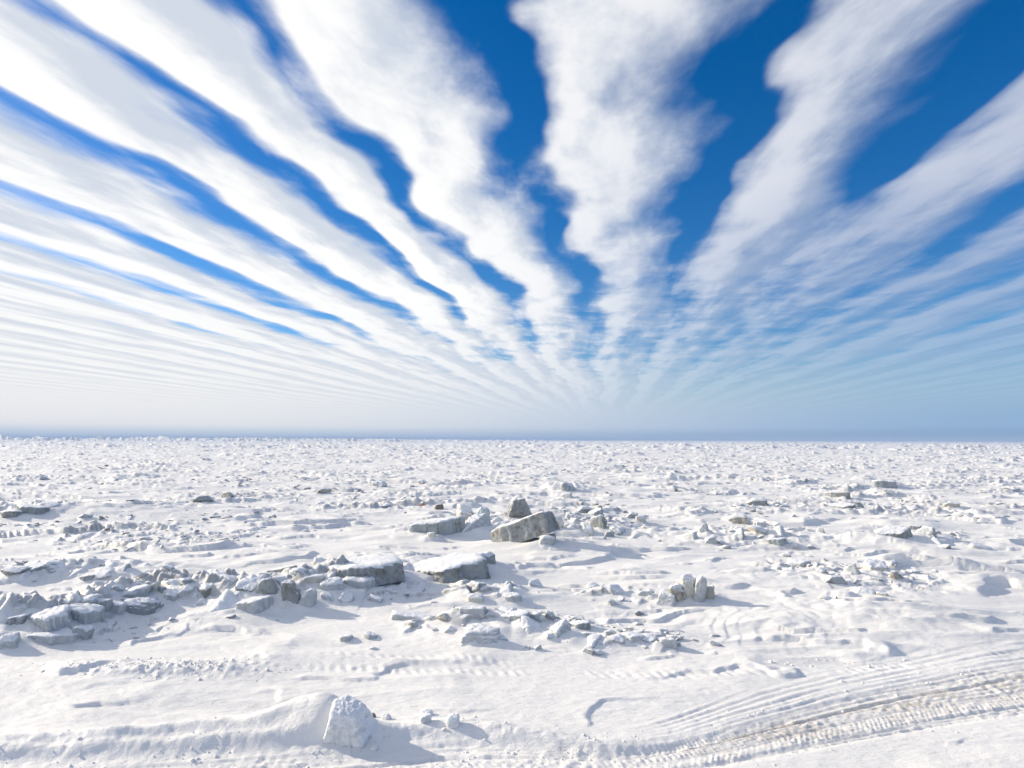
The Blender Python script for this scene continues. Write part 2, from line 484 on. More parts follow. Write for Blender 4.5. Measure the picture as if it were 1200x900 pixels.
    if k.any():
        xk, yk = x[k], y[k]
        t = (yk - B[k]) / (T[k] - B[k])        # 0 near edge .. 1 far edge
        wid = T[k] - B[k]
        o = off[k]
        inside = 1 - sst(-0.10, 0.08, o)
        wob = 0.05 * gn(xk / 0.9, yk / 0.5, 31)
        zz = -0.012 * inside
        # long ruts following the track
        for tt, dep, ww in ((0.98, .022, .03), (0.94, .012, .02), (0.90, .02, .025), (0.86, .014, .02), (0.82, .028, .03), (0.775, .012, .02), (0.735, .036, .03), (0.70, .03, .022),
                            (0.16, .025, .03), (0.11, .018, .02), (0.06, .02, .02), (0.02, .012, .02), (0.42, .014, .05)):
            tw = t + 0.03 * gn(xk / 2.1, yk * 0 + tt * 50, 33) + 0.012 * gn(xk / 0.5, yk * 0 + tt * 90, 34)
            zz -= dep * gauss(tw, tt, ww * 1.0 / wid) * inside * (0.55 + 0.45 * np.clip(1 + 1.4 * gn(xk / 2.5, yk * 0 + tt * 31, 35), 0, 2))
            zz += 0.6 * dep * gauss(tw, tt + 0.028, ww * 0.8 / wid) * inside * (0.6 + gn(xk / 0.25, yk / 0.2, 36))
        lines = np.sin(2 * np.pi * (t * 15 + 0.5 * gn(xk / 2.5, t * 4, 96))) + 0.7 * np.sin(2 * np.pi * (t * 26 + 0.6 * gn(xk / 1.5, t * 6, 97)))
        zz += 0.0055 * inside * lines * sst(-0.3, 0.2, gn(xk / 1.8, t * 5, 98) + 0.1)
        # fainter ruts beyond the far edge
        od = yk - T[k]
        for oo, dep in ((0.10, .02), (0.22, .012), (0.36, .018), (0.55, .014), (0.72, .010), (0.95, .012)):
            ow = od - oo * np.interp(xk, [0.5, 3.5, 9], [0.25, 0.8, 1.15]) + 0.03 * gn(xk / 1.5, yk * 0 + oo * 40, 99)
            on = sst(1.0, 2.6, xk) * np.clip(0.6 + 1.5 * gn(xk / 1.7, yk * 0 + oo * 70, 100), 0, 1.3)
            zz += on * dep * (-gauss(ow, 0, 0.028) + 0.8 * gauss(ow, 0.06, 0.035) * (1 + 0.8 * gn(xk / 0.12, yk / 0.1, 102)))
        # cleat marks, two belts with opposite lean
        for t0, t1, lean in ((0.47, 0.69, 1.0), (0.18, 0.42, -0.8)):
            bm = sst(t0 - .02, t0 + .03, t) * (1 - sst(t1 - .03, t1 + .02, t))
            ph = (xk * 1.02 + lean * (yk - B[k]) * 0.55 + 0.05 * gn(xk / 0.4, yk / 0.3, 37)) / 0.085
            cl = 0.5 + 0.5 * np.sin(2 * np.pi * ph)
            cl2 = 0.5 + 0.5 * np.sin(2 * np.pi * (xk * 0.9 - lean * yk * 0.8) / 0.14)
            brk = 0.35 + 0.65 * sst(-0.25, 0.2, gn(xk / 0.7, yk / 0.35, 38))
            zz += inside * bm * brk * (0.008 * cl ** 1.5 + 0.005 * cl2 + 0.009 * gn(xk / 0.07, yk / 0.06, 95) - 0.005)
        zz += inside * 0.014 * fbm(xk / 0.13, yk / 0.11, 39, 2) * (0.5 + sst(-.2, .3, gn(xk / 1.2, yk / 0.6, 40)))
        # crumbs thrown to the sides
        edge = gauss(o, 0.10, 0.13)
        zz += edge * np.interp(xk, [1, 3.0], [0.35, 0.16]) * (0.02 + 0.035 * fbm(xk / 0.16, yk / 0.14, 41, 2) + 0.03 * gn(xk / 0.9, yk / 0.6, 42)) * (0.35 + 0.65 * (yk > 0.5 * (T[k] + B[k])))
        z[k] += zz
        dirt[k] = inside * gauss(t, 0.55, 0.24) * sst(1.0, 4.2, xk) * (0.35 + 0.65 * sst(-0.3, 0.25, fbm(xk / 1.1, yk / 0.35, 43, 3)))
        dirt[k] += 0.45 * inside * gauss(t, 0.72, 0.025) * sst(0.5, 3, xk)
    cx, cy = flat(352, 828)
    dirt = dirt + 1.3 * np.exp(-0.5 * (((x - cx) / 0.22) ** 2 + ((y - cy) / 0.16) ** 2)) * sst(-0.1, 0.3, gn(x / 0.12, y / 0.1, 104))
    # ploughed berm on the left of the track
    k = (y > 6) & (y < 11) & (x < 2.2) & (x > -25)
    if k.any():
        xk, yk = x[k], y[k]
        bp = [flat(*p) for p in ((-200, 897), (0, 888), (150, 880), (280, 874), (400, 869), (480, 860), (560, 858), (620, 866), (700, 876), (780, 872))]
        cb = np.interp(xk, [p[0] for p in bp], [p[1] for p in bp])
        cb = cb + 0.05 * gn(xk / 0.7, yk * 0, 44)
        hb = np.interp(xk, [-25, -6.5, -4, -2, -0.7, -0.1, 0.8, 1.6, 2.2], [.11, .12, .13, .11, .13, .13, .07, .03, 0.0])
        q = yk - cb
        pr = np.where(q < 0, np.exp(-0.5 * (q / 0.10) ** 2), np.exp(-0.5 * (q / 0.22) ** 2))
        lump = 1 + 0.32 * gn(xk / 0.7, yk / 0.3, 45) + 0.10 * fbm(xk / 0.16, yk / 0.12, 46, 3)
        z[k] += hb * pr * lump
        # an older, lower berm behind it
        cb2 = np.interp(xk, [-25, -7, -5, -3.4, -2.6, -1], [7.6, 8.1, 8.3, 8.5, 8.5, 8.4]) + 0.04 * gn(xk / 0.8, yk * 0, 47)
        hb2 = np.interp(xk, [-25, -7, -5, -3.2, -2.75, -1.5], [.06, .07, .10, .12, 0.0, 0.0])
        q = yk - cb2
        z[k] += hb2 * np.exp(-0.5 * (q / np.where(q < 0, 0.08, 0.2)) ** 2) * (1 + 0.5 * gn(xk / 0.4, yk / 0.3, 48))
        # swath scraped smooth beyond
    # old track lines of cleat prints crossing the middle distance
    for pts, hh in ((((-200, 790), (0, 786), (130, 778), (400, 768), (520, 771), (600, 778)), 0.03),
                    (((220, 783), (400, 783), (560, 787), (700, 790), (820, 792), (1000, 786), (1200, 768)), 0.045)):
        gp = [flat(*p) for p in pts]
        xs = np.array([p[0] for p in gp]); ys = np.array([p[1] for p in gp])
        k = (y > 9) & (y < 14) & (x > xs[0]) & (x < xs[-1])
        if k.any():
            xk = x[k]; q = y[k] - np.interp(xk, xs, ys)
            dot = 0.6 * np.sin(2 * np.pi * (xk + 0.4 * q + 0.08 * gn(xk / 0.6, q * 0, 53)) / 0.19) + 1.5 * gn(xk / 0.15, y[k] / 0.15, 49)
            z[k] += hh * 0.45 * gauss(q, 0.04 * gn(xk / 0.5, q * 0, 52), 0.10) * (0.55 * dot - 0.35) * sst(-0.3, 0.2, gn(xk / 1.5, q * 0, 50) + 0.1)
    # heap of ploughed snow lumps, left middle
    cx, cy = flat(190, 791)
    k = (np.abs(x - cx) < 4) & (np.abs(y - cy) < 1.2)
    if k.any():
        xk, yk = x[k], y[k]
        q = yk - (cy + 0.06 * (xk - cx) + 0.1 * gn(xk / 0.9, yk * 0, 71))
        m = np.exp(-((xk - cx) / 1.7) ** 4)
        z[k] += m * (0.10 * np.exp(-0.5 * (q / np.where(q < 0, 0.12, 0.4)) ** 2) * (1 + 0.5 * gn(xk / 0.5, yk / 0.3, 72))
                     + 0.045 * np.clip(fbm(xk / 0.13, yk / 0.13, 73, 2) + 0.1, 0, 1) * gauss(q, 0.05, 0.25))
    # fine crust
    z = z + open_ * 0.006 * fbm(x / 0.22, y / 0.12, 81, 2) * (1 - sst(12, 22, d))
    z = np.where(y < 3, z * sst(-8, 3, y), z)
    return z, dirt, ice


SKIRTS = []      # snow drifted against single pieces: x, y, half width, height


def H(x, y):
    z, dirt, ice = H0(x, y)
    z = z.copy()
    for (mx, my, hw, hh) in SKIRTS:
        k = (np.abs(x - mx) < 5 * hw) & (np.abs(y - my) < 3.2 * hw)
        if k.any():
            xx = x[k] - mx; yy = y[k] - my
            sx = np.where(xx < 0, hw * 1.5, hw * 0.95)
            sy = hw * 0.75
            z[k] += hh * np.exp(-0.5 * ((xx / sx) ** 2 + (yy / sy) ** 2))
    return z, dirt, ice


def hz(x, y):
    return float(H0(np.array([x]), np.array([y]))[0][0])


def at(px, py):
    """the point of the snow surface under a pixel of the photograph"""
    d = ray(px, py)
    t = -CAM_H / d.z
    for _ in range(6):
        t = 0.5 * t + 0.5 * (hz(d.x * t, d.y * t) - CAM_H) / d.z
    return d.x * t, d.y * t, CAM_H + d.z * t


# ------------------------------------------------------------------ materials
def mat_ground():
    m = bpy.data.materials.new('snow_ground')
    m.use_nodes = True
    g = NT(m.node_tree)
    geo = g.n('ShaderNodeNewGeometry')
    pos = geo.outputs['Position']
    sn = g.n('ShaderNodeSeparateXYZ'); g.put(sn.inputs[0], geo.outputs['Normal'])
    at_i = g.n('ShaderNodeAttribute', attribute_name='ice')
    at_d = g.n('ShaderNodeAttribute', attribute_name='dirt')
    # old packed snow and fresh drift differ a little in whiteness
    n1 = g.noise(pos, 0.35, 5.0, 0.6)
    snow = g.mixc(g.step(n1, 0.35, 0.68), (0.89, 0.87, 0.84, 1), (0.83, 0.815, 0.79, 1))
    n2 = g.noise(pos, 1.6, 5.0, 0.65)
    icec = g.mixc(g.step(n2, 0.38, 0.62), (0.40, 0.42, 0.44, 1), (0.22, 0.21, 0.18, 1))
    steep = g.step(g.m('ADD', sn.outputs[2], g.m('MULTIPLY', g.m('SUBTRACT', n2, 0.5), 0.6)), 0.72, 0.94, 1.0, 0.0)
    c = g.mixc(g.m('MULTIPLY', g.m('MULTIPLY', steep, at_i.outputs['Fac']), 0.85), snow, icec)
    dn = g.noise(pos, 9.0, 5.0, 0.65)
    dmask = g.m('MULTIPLY', at_d.outputs['Fac'], g.step(dn, 0.30, 0.66), clamp=True)
    c = g.mixc(g.m('MULTIPLY', dmask, 0.62), c, (0.40, 0.325, 0.24, 1))
    b = g.n('ShaderNodeBsdfPrincipled')
    g.put(b.inputs['Base Color'], c)
    b.inputs['Roughness'].default_value = 0.55
    b.inputs['Specular IOR Level'].default_value = 0.4
    vt = g.n('ShaderNodeMapping'); vt.inputs['Scale'].default_value = (0.55, 1.3, 1.0)
    g.put(vt.inputs['Vector'], pos)
    f1 = g.noise(vt.outputs[0], 7.0, 6.0, 0.62)
    f2 = g.noise(pos, 55.0, 3.0, 0.6)
    hgt = g.m('ADD', g.m('MULTIPLY', f1, 0.055), g.m('MULTIPLY', f2, 0.012))
    bump = g.n('ShaderNodeBump'); bump.inputs['Strength'].default_value = 0.55
    bump.inputs['Distance'].default_value = 1.0
    g.put(bump.inputs['Height'], hgt)
    g.put(b.inputs['Normal'], bump.outputs[0])
    out = g.n('ShaderNodeOutputMaterial')
    g.put(out.inputs[0], b.outputs[0])
    return m


def mat_ice(bare=0.0):
    """old sea ice: object colour = ice tint, object alpha = how dirty it is; snow lies on what faces up"""
    m = bpy.data.materials.new('sea_ice')
    m.use_nodes = True
    g = NT(m.node_tree)
    geo = g.n('ShaderNodeNewGeometry')
    oi = g.n('ShaderNodeObjectInfo')
    pos = geo.outputs['Position']
    sn = g.n('ShaderNodeSeparateXYZ'); g.put(sn.inputs[0], geo.outputs['Normal'])
    n1 = g.noise(pos, 2.2, 6.0, 0.62)
    n2 = g.noise(pos, 9.0, 5.0, 0.6)
    n3 = g.noise(pos, 0.9, 3.0, 0.5)
    tint = g.mixc(g.step(n2, 0.3, 0.7), oi.outputs['Color'], g.mixc(0.55, oi.outputs['Color'], (0.30, 0.34, 0.37, 1)))
    dm = g.step(g.m('ADD', g.m('MULTIPLY', n1, 0.65), g.m('MULTIPLY', n2, 0.35)),
                g.m('SUBTRACT', 0.72, g.m('MULTIPLY', oi.outputs['Alpha'], 0.42)),
                g.m('SUBTRACT', 0.90, g.m('MULTIPLY', oi.outputs['Alpha'], 0.42)))
    c = g.mixc(g.m('MULTIPLY', dm, 0.92), tint, (0.185, 0.17, 0.145, 1))
    lift = g.m('ADD', sn.outputs[2], g.m('ADD', g.m('MULTIPLY', g.m('SUBTRACT', n1, 0.5), 0.55), g.m('MULTIPLY', g.m('SUBTRACT', n3, 0.5), 0.5)))
    lift = g.m('SUBTRACT', lift, g.m('MULTIPLY', oi.outputs['Alpha'], 0.50))
    sm = g.step(lift, -0.02 + bare, 0.30 + bare)
    c = g.mixc(sm, c, (0.84, 0.85, 0.865, 1))
    b = g.n('ShaderNodeBsdfPrincipled')
    g.put(b.inputs['Base Color'], c)
    g.put(b.inputs['Roughness'], g.m('ADD', 0.38, g.m('MULTIPLY', sm, 0.3)))
    b.inputs['Specular IOR Level'].default_value = 0.3
    bump = g.n('ShaderNodeBump'); bump.inputs['Strength'].default_value = 0.6
    g.put(bump.inputs['Height'], g.m('ADD', g.m('MULTIPLY', n2, 0.06), g.m('MULTIPLY', g.noise(pos, 32.0, 3.0), 0.015)))
    bump.inputs['Distance'].default_value = 1.0
    g.put(b.inputs['Normal'], bump.outputs[0])
    out = g.n('ShaderNodeOutputMaterial')
    g.put(out.inputs[0], b.outputs[0])
    return m


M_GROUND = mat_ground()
M_ICE = mat_ice(0.10)
M_RUBBLE = mat_ice(0.42)

# ------------------------------------------------------------------ ice piece shapes
def ico(level):
    t = (1 + 5 ** 0.5) / 2
    v = np.array([(-1, t, 0), (1, t, 0), (-1, -t, 0), (1, -t, 0), (0, -1, t), (0, 1, t), (0, -1, -t), (0, 1, -t),
                  (t, 0, -1), (t, 0, 1), (-t, 0, -1), (-t, 0, 1)], float)
    f = [(0, 11, 5), (0, 5, 1), (0, 1, 7), (0, 7, 10), (0, 10, 11), (1, 5, 9), (5, 11, 4), (11, 10, 2), (10, 7, 6), (7, 1, 8),
         (3, 9, 4), (3, 4, 2), (3, 2, 6), (3, 6, 8), (3, 8, 9), (4, 9, 5), (2, 4, 11), (6, 2, 10), (8, 6, 7), (9, 8, 1)]
    v /= np.linalg.norm(v[0])
    v = [tuple(p) for p in v]
    for _ in range(level):
        mid = {}; nf = []
        def mp(a, b):
            k = (min(a, b), max(a, b))
            if k not in mid:
                p = np.array(v[a]) + np.array(v[b]); p /= np.linalg.norm(p)
                mid[k] = len(v); v.append(tuple(p))
            return mid[k]
        for a, b, c in f:
            x, y, z = mp(a, b), mp(b, c), mp(c, a)
            nf += [(a, x, z), (b, y, x), (c, z, y), (x, y, z)]
        f = nf
    return np.array(v), np.array(f)


ICO = {k: ico(k) for k in (0, 1, 2, 3, 4)}


def n3(p, seed):
    return (gn(p[:, 0] + 3.1 * p[:, 2], p[:, 1] - 1.7 * p[:, 2], seed) + gn(p[:, 1] + 2.3 * p[:, 0], p[:, 2] + 5.5, seed + 1)
            + gn(p[:, 2] + 1.3 * p[:, 1], p[:, 0] - 8.5, seed + 2)) / 3


def piece(kind, seed, level=3):
    """unit-size piece: x and y within +-0.5, z from 0 to 1"""
    rng = np.random.RandomState(seed)
    V, Fc = ICO[level]
    nr = []; dd = []
    if kind == 'slab':
        nr += [(rng.normal(0, .08), rng.normal(0, .08), 1), (rng.normal(0, .08), rng.normal(0, .08), -1)]; dd += [0.92, 0.92]
        k = rng.randint(4, 7); a0 = rng.rand() * 6.28
        for i in range(k):
            a = a0 + 6.283 * (i + rng.uniform(-.28, .28)) / k
            nr.append((math.cos(a), math.sin(a), 0.08 + abs(rng.normal(0, .22)))); dd.append(rng.uniform(.72, 1.0))
        p = 16
    elif kind == 'round':
        for i in range(16):
            n = rng.normal(size=3); nr.append(tuple(n)); dd.append(rng.uniform(.8, 1.05))
        for a in ((0, 0, 1), (0, 0, -1), (1, 0, 0), (-1, 0, 0), (0, 1, 0), (0, -1, 0)):
            nr.append(a); dd.append(rng.uniform(.8, 1))
        p = 9
    elif kind == 'stump':
        nr += [(0.10, -0.12, 1), (0, 0, -1), (-0.95, -0.40, 0.28), (0.25, -0.95, 0.30), (0.95, -0.1, 0.62), (0.2, 1, 0.4), (-0.7, 0.7, 0.5), (-0.3, -0.75, 0.9)]
        dd += [0.46, 0.6, 0.62, 0.62, 0.72, 0.7, 0.75, 0.74]
        p = 13
    elif kind == 'wedge':
        nr.append((0, 0, -1)); dd.append(.6); a0 = rng.rand() * 6.28
        for i in range(3):
            a = a0 + 6.283 * (i + rng.uniform(-.2, .2)) / 3
            nr.append((math.cos(a), math.sin(a), rng.uniform(.1, .8))); dd.append(rng.uniform(.45, .75))
        nr.append((rng.normal(0, .35), rng.normal(0, .35), 1)); dd.append(rng.uniform(.4, .65))
        for i in range(6):
            n = rng.normal(size=3); nr.append(tuple(n)); dd.append(rng.uniform(.8, 1.1))
        p = 22
    else:
        for i in range(10):
            n = rng.normal(size=3); nr.append(tuple(n)); dd.append(rng.uniform(.55, 1.0))
        for a in ((0, 0, 1), (0, 0, -1), (1, 0, .2), (-1, 0, .1), (0, 1, .1), (0, -1, .2)):
            nr.append(tuple(np.array(a) + rng.normal(0, .15, 3))); dd.append(rng.uniform(.75, 1))
        p = 20
    nr = np.array(nr, float); nr /= np.linalg.norm(nr, axis=1)[:, None]; dd = np.array(dd)
    q = np.clip(V @ nr.T, 1e-3, None) / dd[None, :]
    r = (q ** p).sum(1) ** (-1.0 / p)
    P = V * r[:, None]
    rough = {'slab': .10, 'round': .11, 'wedge': .10, 'stump': .09}.get(kind, .11)
    Q = P
    if kind == 'slab':
        P = P * np.array([2.6, 2.6, 1.0])
    nn = n3(P * 2.0, seed * 7 + 1) * 2.0 - np.abs(n3(P * 4.0, seed * 7 + 5)) * 2.2 + 0.3
    if level > 2:
        nn = nn - np.abs(n3(P * 9, seed * 7 + 9)) * 1.3 + n3(P * 19, seed * 7 + 13) * 0.5
    P = Q * (1 + rough * nn)[:, None]
    P = P - (P.max(0) + P.min(0)) / 2
    P = P / (P.max(0) - P.min(0))
    P[:, 2] += 0.5
    return P, Fc


def plate(seed, level=3):
    """broken plate of sea ice: snow-smooth top, ragged near-vertical edge; x and y within +-0.5, z from 0 to 1"""
    rng = np.random.RandomState(seed)
    n = 72 if level < 4 else 128
    th = np.arange(n) * 2 * np.pi / n
    k = rng.randint(5, 8); a0 = rng.rand() * 6.28
    r = 0
    for i in range(k):
        a = a0 + 6.283 * (i + rng.uniform(-.3, .3)) / k
        r = r + np.clip(np.cos(th - a), 1e-3, None) ** 18 / rng.uniform(.72, 1.0) ** 18
    r = r ** (-1 / 18.0)
    cx, cy = np.cos(th), np.sin(th)
    jag = 0.075 * gn(cx * 5 + seed, cy * 5, 7) + 0.035 * gn(cx * 13, cy * 13 + seed, 8) - 0.10 * np.abs(gn(cx * 8, cy * 8 + seed, 9))
    prof = [(0.0, 1.0, 0.0), (0.35, 1.0, 0.0), (0.6, 1.0, 0.0), (0.8, 0.99, 0.1), (0.91, 0.96, 0.5), (0.965, 0.90, 0.9), (0.985, 0.80, 1.2), (0.985, 0.68, 1.4),
            (0.99, 0.56, 1.5), (1.0, 0.44, 1.4), (1.015, 0.32, 1.3), (1.03, 0.2, 1.1), (1.05, 0.0, 1.0)]
    V = [(0, 0, 1.0)]
    tx, ty = rng.normal(0, 0.10, 2)
    for f, zz, am in prof[1:]:
        q = jag * am + (0.06 * am * gn(cx * 9 + zz * 4, cy * 9 + zz * 7 + seed, 11) if am > 0.3 else 0)
        rad = r * f * (1 + q)
        x = cx * rad; y = cy * rad
        top = zz + (tx * x + ty * y) * min(zz, 1) + zz * 0.10 * fbm(x * 2 + seed, y * 2, 13, 3) + (0.05 * gn(cx * 11, cy * 11 + seed, 15) if 0.5 < am < 1.3 else 0)
        V += list(zip(x, y, top))
    P = np.array(V)
    nr_ = len(prof) - 1
    F_ = [(0, 1 + i, 1 + (i + 1) % n) for i in range(n)]
    for j in range(nr_ - 1):
        b0, b1 = 1 + j * n, 1 + (j + 1) * n
        for i in range(n):
            i2 = (i + 1) % n
            F_ += [(b0 + i, b1 + i, b1 + i2), (b0 + i, b1 + i2, b0 + i2)]
    P = P - np.append((P.max(0) + P.min(0))[:2] / 2, P[:, 2].min())
    P = P / (P.max(0) - P.min(0))
    return P, np.array(F_)


def mesh_from(name, P, Fc, mat, smooth=True):
    me = bpy.data.meshes.new(name)
    nv, nf = len(P), len(Fc)
    k = Fc.shape[1]
    me.vertices.add(nv); me.loops.add(nf * k); me.polygons.add(nf)
    me.vertices.foreach_set('co', np.ascontiguousarray(P, np.float32).ravel())
    me.loops.foreach_set('vertex_index', np.ascontiguousarray(Fc, np.int32).ravel())
    me.polygons.foreach_set('loop_start', np.arange(0, nf * k, k, dtype=np.int32))
    if smooth:
        me.polygons.foreach_set('use_smooth', np.ones(nf, bool))
    me.materials.append(mat)
    me.update(calc_edges=True)
    return me


_lib = {}


def lib(kind, i, level=3):
    key = (kind, i, level)
    if key not in _lib:
        P, Fc = plate(200 + i, level) if kind == 'slab' else piece(kind, {'chunk': 100, 'slab': 200, 'round': 300, 'wedge': 400, 'stump': 450}[kind] + i, level)
        _lib[key] = mesh_from('ice_' + kind, P, Fc, M_ICE)
    return _lib[key]


rnd = random.Random(7)
TINT = {'w': (0.56, 0.58, 0.58, 0.40), 'g': (0.40, 0.44, 0.455, 0.56), 'd': (0.335, 0.355, 0.35, 0.66), 't': (0.55, 0.50, 0.40, 0.55),
        'y': (0.72, 0.69, 0.58, 0.25), 'b': (0.50, 0.60, 0.62, 0.30), 'o': (0.62, 0.34, 0.10, 0.2), 'r': (0.48, 0.15, 0.09, 0.3), 'k': (0.20, 0.17, 0.14, 1.0)}


COL_W = {'w': 'snow-crusted', 'g': 'grey', 'd': 'dirty dark-sided', 't': 'tan', 'y': 'yellowish'}
FORM_W = {'slab': 'flat', 'round': 'rounded', 'wedge': 'wedge-shaped', 'chunk': 'angular'}


def ice_thing(name, label, cat, group, kind, tint, px, py, wpx, hpx, depth=0.9, yaw=None, tilt=0.0, roll=0.0, var=None, level=3, skirt=True, sink=0.30):
    x, y, z = at(px, py)
    y0 = y
    w = wpx * y / F
    h = hpx * y / F
    dep = w * depth
    y += dep * 0.30
    zb = hz(x, y)
    o = bpy.data.objects.new(name, lib(kind, rnd.randrange(9) if var is None else var, level))
    col.objects.link(o)
    if group == G_RID or group == G_MID:
        h *= 0.80
        sink = max(sink, 0.34) if sink > 0 else sink
    hh = h / (1 - sink)
    o.scale = (w, dep, hh)
    o.rotation_euler = (R(roll), R(tilt), R(rnd.uniform(-30, 30) if yaw is None else yaw))
    o.location = (x, y, min(zb, z + 0.1) - hh * sink)
    o.color = TINT[tint]
    o['label'] = label
    o['category'] = cat
    if group:
        o['group'] = group
    if skirt:
        k = {G_TRIO: 0.08, G_RID: 0.24, G_MID: 0.26, G_HUM: 0.22}.get(group, 0.3)
        SKIRTS.append((x, y, w * 0.5, min(k * h, 0.22)))
    return o


# ------------------------------------------------------------------ the single pieces of ice
G_HUM = 'ice pieces of the central hummock'
G_SLAB = 'pair of broken ice slabs before the hummock'
G_RID = 'ice blocks piled in the low ridge'
G_MID = 'ice pieces strewn between ridge and track'
G_TRIO = 'pale boulders standing together'
G_RGT = 'ice pieces scattered beyond the yellowish boulders'
G_FAR = 'ice lumps of the field beyond'
T_ = ice_thing
# central hummock
T_('ice_plate', 'big grey ice slab propped up aslant in the central hummock, dirty broken face', 'ice slab', G_HUM, 'slab', 'd', 616, 640, 86, 28, 0.5, -12, -19, -4, 1, 4, True, -.05)
T_('ice_plate', 'long low ice slab with dirty grey face, under the tan and green knobs', 'ice slab', G_HUM, 'slab', 'g', 512, 628, 68, 19, 0.6, 6, -4, 5, 2, 4)
T_('ice_plate', 'snow-roughened tilted slab between the green knob and the propped slab', 'ice slab', G_HUM, 'wedge', 'w', 557, 628, 42, 22, 0.8, 10, 6, 0, 3, 4)
T_('ice_block', 'tan flat-topped ice knob standing on the long low slab', 'ice block', G_HUM, 'chunk', 't', 545, 610, 22, 16, 0.9, 10, 0, 0, 2, 3)
T_('ice_block', 'glassy green-grey rounded ice knob on the hummock beside the tan knob', 'ice block', G_HUM, 'round', 'b', 566, 614, 16, 19, 0.9, 0, 0, 0, 1, 3)
T_('ice_boulder', 'large grey ice boulder on top of the hummock behind the propped slab', 'ice boulder', G_HUM, 'chunk', 'd', 611, 609, 33, 25, 0.9, 15, -8, 0, 5, 4)
T_('ice_block', 'pale yellow knob stuck to the upper end of the propped slab', 'ice block', G_HUM, 'chunk', 'y', 655, 621, 12, 14, 0.8, 0, 0, 0, 4)
for i, (px, py, w, h, k, t) in enumerate(((690, 625, 17, 12, 'chunk', 'y'), (706, 621, 22, 17, 'chunk', 'd'), (713, 631, 15, 9, 'wedge', 'g'), (726, 627, 18, 9, 'chunk', 'g'),
                         (700, 605, 20, 8, 'slab', 'g'), (684, 602, 16, 8, 'chunk', 'd'), (741, 608, 14, 7, 'chunk', 'g'), (752, 613, 11, 7, 'round', 'y'),
                         (672, 613, 22, 9, 'slab', 'w'), (678, 626, 15, 7, 'wedge', 'w'), (664, 603, 12, 6, 'chunk', 'g'), (703, 600, 9, 10, 'chunk', 'd'),
                         (640, 642, 20, 14, 'round', 'w'), (646, 636, 12, 12, 'chunk', 'g'))):
    T_('ice_chunk', f'small {COL_W[t]} {FORM_W[k]} ice chunk heaped on the hummock flank beyond the propped slab', 'ice chunk', G_HUM, k, t, px, py, w, h, tilt=rnd.uniform(-15, 15))
T_('ice_block', 'lone dark-faced ice block on the smooth snow pan behind the hummock', 'ice block', G_FAR, 'chunk', 'g', 669, 578, 19, 14, 0.8, 10, -10, 0, 6)
T_('ice_block', 'small snow-covered block at the foot of the lone block behind the hummock', 'ice block', G_FAR, 'wedge', 'w', 664, 585, 16, 9)
# the two slabs before it
T_('ice_plate', 'flat-topped broken slab nearest the low ridge, rough stained edge, pale yellow corner block', 'ice slab', G_SLAB, 'slab', 'd', 421, 680, 104, 20, 0.95, -3, -3, -4, 5, 4, True, .25)
T_('ice_plate', 'flat-topped broken slab with long dirty edge ending in a rounded knob', 'ice slab', G_SLAB, 'slab', 'd', 522, 682, 108, 22, 0.8, -10, -6, -3, 6, 4, True, .22)
T_('ice_block', 'rounded dirty knob at the end of a flat-topped broken slab', 'ice block', G_SLAB, 'round', 'd', 568, 668, 28, 19, 0.7, 0, -5, 0, 3)
T_('ice_chunk', 'tiny yellow knob on the snow behind the slab with the rounded knob', 'ice chunk', G_SLAB, 'round', 'y', 505, 633, 10, 9, 0.8, 0, 0, 0, 4)
T_('ice_block', 'pale yellow corner block where the broken slab meets the low ridge', 'ice block', G_SLAB, 'chunk', 'y', 377, 676, 26, 20, 0.8, 10, 0, 0, 7)
# ridge
T_('ice_plate', 'pale slab resting on brown ice in the low ridge, broad flat snowy top', 'ice slab', G_RID, 'slab', 'w', 56, 740, 52, 24, 0.8, -12, -10, 10, 3, 4)
T_('ice_plate', 'white slab leaning on its pale neighbour at the lower end of the ridge', 'ice slab', G_RID, 'slab', 'w', 91, 731, 38, 19, 0.9, 18, 4, 14, 4, 4)
T_('ice_block', 'tall upright pale slab standing alone on the crest of the low ridge', 'ice block', G_RID, 'wedge', 'y', 178, 703, 14, 22, 0.6, 0, 0, 0, 5)
T_('ice_block', 'bulky rounded block with brown underside in the low ridge below the upright slab', 'ice block', G_RID, 'round', 'd', 160, 721, 42, 21, 0.7, 5, 0, 0, 2, 4)
T_('ice_block', 'dirty brown upright block, darkest of the low ridge', 'ice block', G_RID, 'chunk', 'd', 338, 713, 24, 36, 0.8, 0, 0, 0, 1, 4)
T_('ice_block', 'smooth white egg-shaped block beside the darkest block of the ridge', 'ice block', G_RID, 'round', 'w', 355, 714, 19, 28, 0.8, 0, 12, 0, 5)
T_('ice_plate', 'flat pale cap piece lying on the upper end of the low ridge', 'ice slab', G_RID, 'round', 'y', 367, 687, 25, 12, 0.8, 0, 0, 0, 6)
T_('ice_plate', 'long low ice ledge in front of the pale slabs at the lower ridge end', 'ice slab', G_RID, 'slab', 'w', 52, 755, 72, 13, 0.5, 0, 0, 0, 7, 4)
T_('ice_block', 'squared snow block at the very lower end of the low ridge', 'ice block', G_RID, 'chunk', 'w', 4, 762, 30, 20, 0.8, 10, 0, 0, 3)
